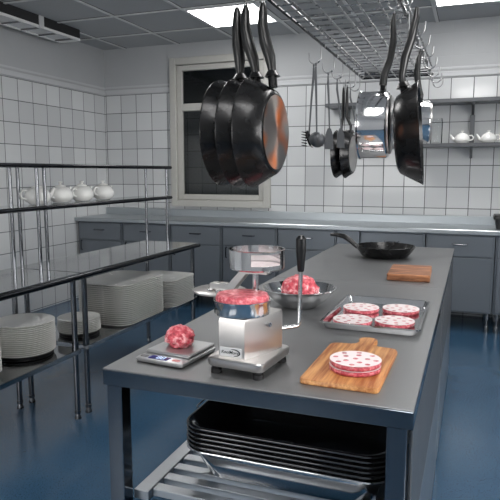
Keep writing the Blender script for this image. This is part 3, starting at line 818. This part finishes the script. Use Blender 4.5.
def frying_pan(label, loc, R, Rb, h, handle_pts, hr, base_mat, group=None, name='frying_pan', guard=True, body='nonstick', inner=None):
    """axis +Z, opening up, handle leaving towards +X"""
    t = thing(name, label, 'pan', loc, group)
    b = nb(); k = .0035
    lathe(b, [(0, .002), (Rb * .97, .002), (Rb, .004), (Rb + (R - Rb) * .16, h * .10), (Rb + (R - Rb) * .55, h * .50), (R - .001, h - .004), (R + .002, h - .001), (R + .0015, h + .001), (R - .0015, h + .001),
              (R - k - .002, h - .004), (Rb + (R - Rb) * .55 - k, h * .50 + .002), (Rb - .004, .009), (0, .0065)], 64)
    ob('pan_body', b, M[body], t, world=False, ang=32)
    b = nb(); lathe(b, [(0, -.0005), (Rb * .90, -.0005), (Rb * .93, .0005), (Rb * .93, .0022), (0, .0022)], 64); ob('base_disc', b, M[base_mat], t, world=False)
    b = nb(); tube(b, handle_pts, hr, 16, ref=(0, 1, 0)); hd = ob('handle', b, M['bakelite'], t, world=False, ang=60)
    p0, p1 = Vector(handle_pts[0]), Vector(handle_pts[1])
    if guard:
        d = (p1 - p0).normalized()
        q = p0 - d * .030
        b = nb(); tube(b, [q - d * .012, q, p0 + d * .002], [(.025, .013), (.024, .014), (.022, .014)], 12, ref=(0, 1, 0)); ob('bracket', b, M['nonstick'], t, world=False)
        b = nb(); tube(b, [p0 - d * .006, p0 + d * .001, p0 + d * .012], [(.036, .026), (.031, .022), (.019, .016)], 16, ref=(0, 1, 0)); ob('guard', b, M['bakelite'], hd, world=False)
    return t
big = frying_pan('large black frying pan lying on the far prep table', (-.488, 3.64, IZ + .0008), .182, .130, .070,
                 [(.172, 0, .052), (.195, 0, .066), (.225, 0, .092), (.265, 0, .114), (.31, 0, .122), (.355, 0, .120)],
                 [(.020, .014), (.019, .014), (.021, .016), (.021, .016), (.018, .013), (.012, .009)], 'nonstick', guard=False)
big.rotation_euler = (0, 0, math.radians(172))

# ------------------------------------------------------------------ wire pot rack hung from the ceiling
RX0, RX1, RY0, RY1, RZ = -.70, -.27, 1.45, 3.92, 2.0
t = thing('pot_rack', 'chromed wire pot rack hanging from the ceiling above the prep tables', 'pot rack', (-.485, 2.7, RZ))
b = nb()
tube(b, [(RX0, RY0, RZ), (RX1, RY0, RZ), (RX1, RY1, RZ), (RX0, RY1, RZ)], .0065, 10, closed=True)
ob('rim_bar', b, M['dark_edge'], t)
b = nb(); tube(b, [(RX0, RY0, RZ + .045), (RX1, RY0, RZ + .045), (RX1, RY1, RZ + .045), (RX0, RY1, RZ + .045)], .005, 10, closed=True)
ob('upper_rim_bar', b, M['wire'], t)
ob('end_bar', box(nb(), RX0 + .01, RX1 - .01, RY1 - .004, RY1 + .004, RZ + .008, RZ + .038), M['dark_edge'], t)
nl = 6
for i in range(1, nl):
    x = RX0 + (RX1 - RX0) * i / nl
    b = nb(); cyl(b, (x, RY0, RZ - .0045), (x, RY1, RZ - .0045), .0042, 8); ob('wire', b, M['wire'], t)
ny = 29
for i in range(1, ny):
    y = RY0 + (RY1 - RY0) * i / ny
    b = nb(); cyl(b, (RX0, y, RZ + .0018), (RX1, y, RZ + .0020), .0034, 8); ob('wire', b, M['wire'], t)
for y in (1.75, 3.50):
    b = nb(); z = RZ; k = 0
    while z < ZC - .03:
        c = z + .014
        pts = []
        for i in range(12):
            a = 2 * PI * i / 12; u, v = .0075 * math.cos(a), .0185 * math.sin(a)
            pts.append((-.425 + (u if k % 2 else 0), y + (0 if k % 2 else u), c + v))
        tube(b, pts, .0026, 6, closed=True, ref=(1, 1, 0)); z += .029; k += 1
    ob('hanger_chain', b, M['wire'], t)
    b = nb(); lathe(b, [(0, ZC), (.03, ZC), (.03, ZC - .006), (.006, ZC - .02), (.004, ZC - .04), (0, ZC - .04)], 20, Matrix.Translation((-.425, y, 0))); ob('ceiling_plate', b, M['wire'], t)

def hook(x, y, out, label, short=False, group='steel hooks on the pot rack'):
    s = .006 if short else .052; r = .016 if short else .030
    b = nb(); q = .0098
    pts = [(-q, 0, -.010)] + arc((0, 0, 0), q, PI, 0, 8) + [(q, 0, -s * .5), (q, 0, -s)] + arc((q + r, 0, -s), r, PI, 2 * PI, 12)[1:] + [(q + 2 * r + .002, 0, -s + .022)]
    tube(b, pts, .0037, 8, ref=(0, 1, 0))
    o = single('pot_hook', b, M['wire'], (x, y, RZ), label, 'hook', group, ang=60)
    o.rotation_euler = (0, 0, 0 if out > 0 else PI)
    return (x + out * (q + r), y, RZ - s - r)

def ring_part(parent, c, mat='wire', r=.010, axis='x'):
    b = nb(); n = 14
    pts = [(c[0], c[1] + r * math.cos(2 * PI * i / n), c[2] + r * math.sin(2 * PI * i / n)) for i in range(n)]
    tube(b, pts, .0022, 6, closed=True, ref=(1, 0, 0))
    return ob('hanging_ring', b, M[mat], parent)

def place_hanging(t, base, opening, up=(0, 0, 1)):
    """turn a pan so that its handle (+X) points up and its opening (+Z) points along opening"""
    z = Vector(opening).normalized(); x = Vector(up).normalized(); z = (z - x * z.dot(x)).normalized(); y = z.cross(x)
    m = Matrix((x, y, z)).transposed()
    t.rotation_euler = m.to_euler(); t.location = base

# three large pans at the near left corner
hp1 = hook(RX0, 1.955, -1, 'chrome hook holding the left and middle large black pans', True)
hp2 = hook(RX0, 1.915, 1, 'chrome hook holding the right large pan with orange reflection painted on its base', True)
def large_pan(label, base, top_off):
    q = top_off - .018
    hz = [(.192, 0, .018), (.215, 0, .020), (.25, 0, .018 + q * .25), (.30, 0, .018 + q * .72), (.355, 0, .018 + q * 1.05), (.408, 0, top_off), (.428, 0, top_off)]
    hr = [(.017, .014), (.017, .014), (.021, .019), (.023, .021), (.018, .018), (.016, .014), (.008, .007)]
    p = frying_pan(label, (0, 0, 0), .184, .134, .086, hz, hr, 'painted_reflection', 'large black pans on the near rack hooks', name='hanging_pan')
    place_hanging(p, base, (-1, .035, 0))
    b = nb(); n = 14
    pts = [(.431 + .009 * math.cos(2 * PI * i / n), .009 * math.sin(2 * PI * i / n), top_off) for i in range(n)]
    tube(b, pts, .0025, 6, closed=True, ref=(0, 0, 1)); ob('hanging_ring', b, M['wire'], p, world=False)
    return p
large_pan('rightmost large black hanging pan, base with painted orange reflection facing the viewer', (-.632, 1.93, 1.533), .052)
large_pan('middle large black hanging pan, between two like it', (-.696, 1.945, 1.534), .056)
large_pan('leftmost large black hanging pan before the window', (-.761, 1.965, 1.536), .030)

# black pan, saucepan and small pot on the right side of the rack
hook(RX1, 2.20, 1, 'chrome hook on the right rack bar holding the big open black pan', True)
p = frying_pan('big black pan hanging at right with its open side to the right', (0, 0, 0), .182, .128, .086,
               [(.172, 0, .034), (.205, 0, .030), (.27, 0, .044), (.33, 0, .068), (.40, 0, .088), (.432, 0, .092)],
               [(.019, .012), (.018, .012), (.021, .015), (.022, .015), (.016, .012), (.008, .006)], 'nonstick', None, name='hanging_pan')
place_hanging(p, (-.268, 2.20, 1.530), (1, .045, 0), (-.08, 0, 1)) 
hook(RX1, 2.235, -1, 'chrome hook under the right rack bar holding the polished saucepan', True)
def saucepan(label, R, H, handle_pts, handle_r, base, opening, lidded=False):
    t = thing('saucepan', label, 'saucepan', (0, 0, 0))
    b = nb(); lathe(b, [(0, .0), (R * .90, 0), (R * .97, .003), (R, .010), (R, H - .004), (R + .004, H), (R + .004, H + .002), (R - .002, H + .001), (R - .003, .012), (R * .9, .005), (0, .005)], 56)
    ob('pot_body', b, M['chrome'], t, world=False, ang=35)
    b = nb(); lathe(b, [(0, -.0065), (R * .86, -.0065), (R * .88, -.005), (R * .88, -.0003), (0, -.0003)], 56); ob('base_disc', b, M['press'], t, world=False)
    b = nb(); tube(b, handle_pts, handle_r, 16, ref=(0, 1, 0)); h = ob('handle', b, M['bakelite'], t, world=False, ang=60)
    p0 = Vector(handle_pts[0])
    b = nb(); tube(b, [(R + .001, 0, p0.z), (R + .012, 0, p0.z), (p0.x + .002, 0, p0.z)], [(.014, .011), (.011, .009), (.012, .010)], 12, ref=(0, 1, 0)); ob('bracket', b, M['nonstick'], t, world=False)
    b = nb(); n = 14; q = Vector(handle_pts[-1])
    tube(b, [(q.x + .002 + .009 * math.cos(2 * PI * i / n), .009 * math.sin(2 * PI * i / n), q.z) for i in range(n)], .0022, 6, closed=True, ref=(0, 0, 1)); ob('hanging_ring', b, M['wire'], t, world=False)
    z = Vector(opening).normalized(); place_hanging(t, base, z)
    return t
saucepan('polished steel saucepan hanging by its black handle left of the big open pan', .121, .104,
         [(.142, 0, .028), (.18, 0, .024), (.23, 0, .006), (.29, 0, -.004), (.36, 0, -.002), (.392, 0, -.006)],
         [(.019, .014), (.019, .014), (.018, .013), (.018, .013), (.014, .011), (.008, .006)], (-.297, 2.235, 1.572), (-1, -.02, 0))
hook(RX1, 2.66, 1, 'chrome hook on the right rack bar holding the small steel pot')
saucepan('small shiny steel pot hanging mostly hidden behind the big open black pan', .088, .085,
         [(.108, 0, .040), (.14, 0, .050), (.20, 0, .060), (.26, 0, .056), (.30, 0, .045)],
         [(.016, .012), (.017, .013), (.018, .013), (.014, .011), (.007, .006)], (-.185, 2.66, 1.612), (-1, -.12, 0))
for y, nm in ((2.42, 'nearest'), (2.90, 'second'), (3.18, 'third'), (3.45, 'fourth'), (3.68, 'fifth'), (3.88, 'farthest')):
    hook(RX1, y, 1, 'empty chrome hook on the right rack bar, %s of the empty ones' % nm)

# utensils and small pans on the left bar
ha = hook(RX0, 2.84, -1, 'chrome hook on the left rack bar holding ladle and pasta fork')
hb = hook(RX0, 3.12, -1, 'chrome hook on the left rack bar holding the nearest turner')
hc = hook(RX0, 3.34, -1, 'chrome hook on the left rack bar holding the middle turner')
hd_ = hook(RX0, 3.54, -1, 'chrome hook on the left rack bar holding two small black pans')
he = hook(RX0, 3.72, -1, 'chrome hook on the left rack bar holding the farthest turner')
hook(RX0, 3.87, -1, 'empty chrome hook at the far end of the left rack bar')

def utensil(name, label, hk, dx, dy, length, head, lean=(0, 0)):
    t = thing(name, label, 'utensil', (hk[0] + dx, hk[1] + dy, hk[2] - .007))
    n = 12; r = .0085
    b = nb(); tube(b, [(0, r * math.cos(2 * PI * i / n), r * math.sin(2 * PI * i / n)) for i in range(n)], .002, 6, closed=True, ref=(1, 0, 0)); ob('hanging_ring', b, M['steel_dark'], t, world=False)
    b = nb(); tube(b, [(0, 0, -.009), (0, 0, -.05), (lean[0] * .5, lean[1] * .5, -length * .5), (lean[0], lean[1], -length)], [(.004, .003), (.0065, .003), (.005, .003), (.004, .003)], 10, ref=(1, 0, 0))
    ob('handle', b, M['steel_dark'], t, world=False)
    head(t, lean[0], lean[1], -length)
    return t
def ladle_head(t, x, y, z):
    b = nb(); R = .040
    lathe(b, [(R * math.sin(a), -R * math.cos(a) * .85) for a in [PI / 2 * i / 8 for i in range(9)]] + [((R - .003) * math.sin(a), -(R - .003) * math.cos(a) * .85) for a in [PI / 2 * i / 8 for i in range(8, -1, -1)]], 28,
          Matrix.Translation((x + .008, y - .018, z - .03)) @ Matrix.Rotation(math.radians(-60), 4, 'X'))
    ob('bowl', b, M['steel_dark'], t, world=False, ang=60)
def fork_head(t, x, y, z):
    b = nb(); R = .036
    lathe(b, [(0, -.006), (R * .8, -.004), (R, .004), (R, .007), (R * .78, 0), (0, -.002)], 20, Matrix.Translation((x, y - .004, z - .026)) @ Matrix.Rotation(math.radians(70), 4, 'Y') @ Matrix.Scale(1.25, 4, (1, 0, 0)))
    ob('scoop', b, M['nonstick'], t, world=False, ang=50)
    for i in range(6):
        zz = z - .060 + .013 * i
        b = nb(); tube(b, [(x - .003, y - .030, zz), (x - .014, y - .034, zz + .002), (x - .030, y - .032, zz + .005)], [.0035, .003, .0015], 8); ob('tooth', b, M['nonstick'], t, world=False)
def turner_head(t, x, y, z):
    b = nb(); a = math.radians(62)
    pts = [(-.012, .004), (-.030, -.030), (-.034, -.105), (.034, -.105), (.030, -.030), (.012, .004)]
    f0 = [(x + px * math.cos(a), y + px * math.sin(a) - .001, z + pz) for px, pz in pts]
    nx, ny = -math.sin(a) * .0025, math.cos(a) * .0025
    loft(b, [f0, [(p[0] + nx, p[1] + ny, p[2]) for p in f0]])
    ob('blade', b, M['steel_dark'], t, world=False)
utensil('ladle', 'dark ladle hanging at the left end of the utensil row', ha, .008, -.010, .325, ladle_head, (.010, -.005))
utensil('pasta_fork', 'dark toothed pasta fork hanging beside the ladle', ha, -.008, .010, .325, fork_head, (-.022, .012))
utensil('turner', 'nearest of three dark turners hanging on the left rack bar', hb, 0, 0, .285, turner_head, (.012, 0))
utensil('turner', 'middle of three dark turners hanging before the small pans', hc, 0, 0, .270, turner_head, (.030, -.01))
utensil('turner', 'farthest of three dark turners, right beside the small pans', he, 0, 0, .275, turner_head, (.045, 0))
def small_pan(label, base, offz):
    p = frying_pan(label, (0, 0, 0), .142, .112, .046,
                   [(.128, 0, .020), (.165, 0, .020), (.22, 0, offz), (.29, 0, offz), (.355, 0, offz), (.392, 0, offz)],
                   [(.012, .007), (.013, .008), (.015, .009), (.015, .009), (.012, .008), (.006, .005)], 'press', 'small black pans on the left rack bar', name='hanging_pan')
    place_hanging(p, base, (-1, .05, 0))
    b = nb(); n = 14
    tube(b, [(.394 + .009 * math.cos(2 * PI * i / n), .009 * math.sin(2 * PI * i / n), offz) for i in range(n)], .0022, 6, closed=True, ref=(0, 0, 1)); ob('hanging_ring', b, M['wire'], p, world=False)
small_pan('right one of two small black pans hanging by the utensils, base showing', (-.675, 3.53, 1.507), .046)
small_pan('left one of two small black pans hanging by the utensils', (-.735, 3.55, 1.507), .012)
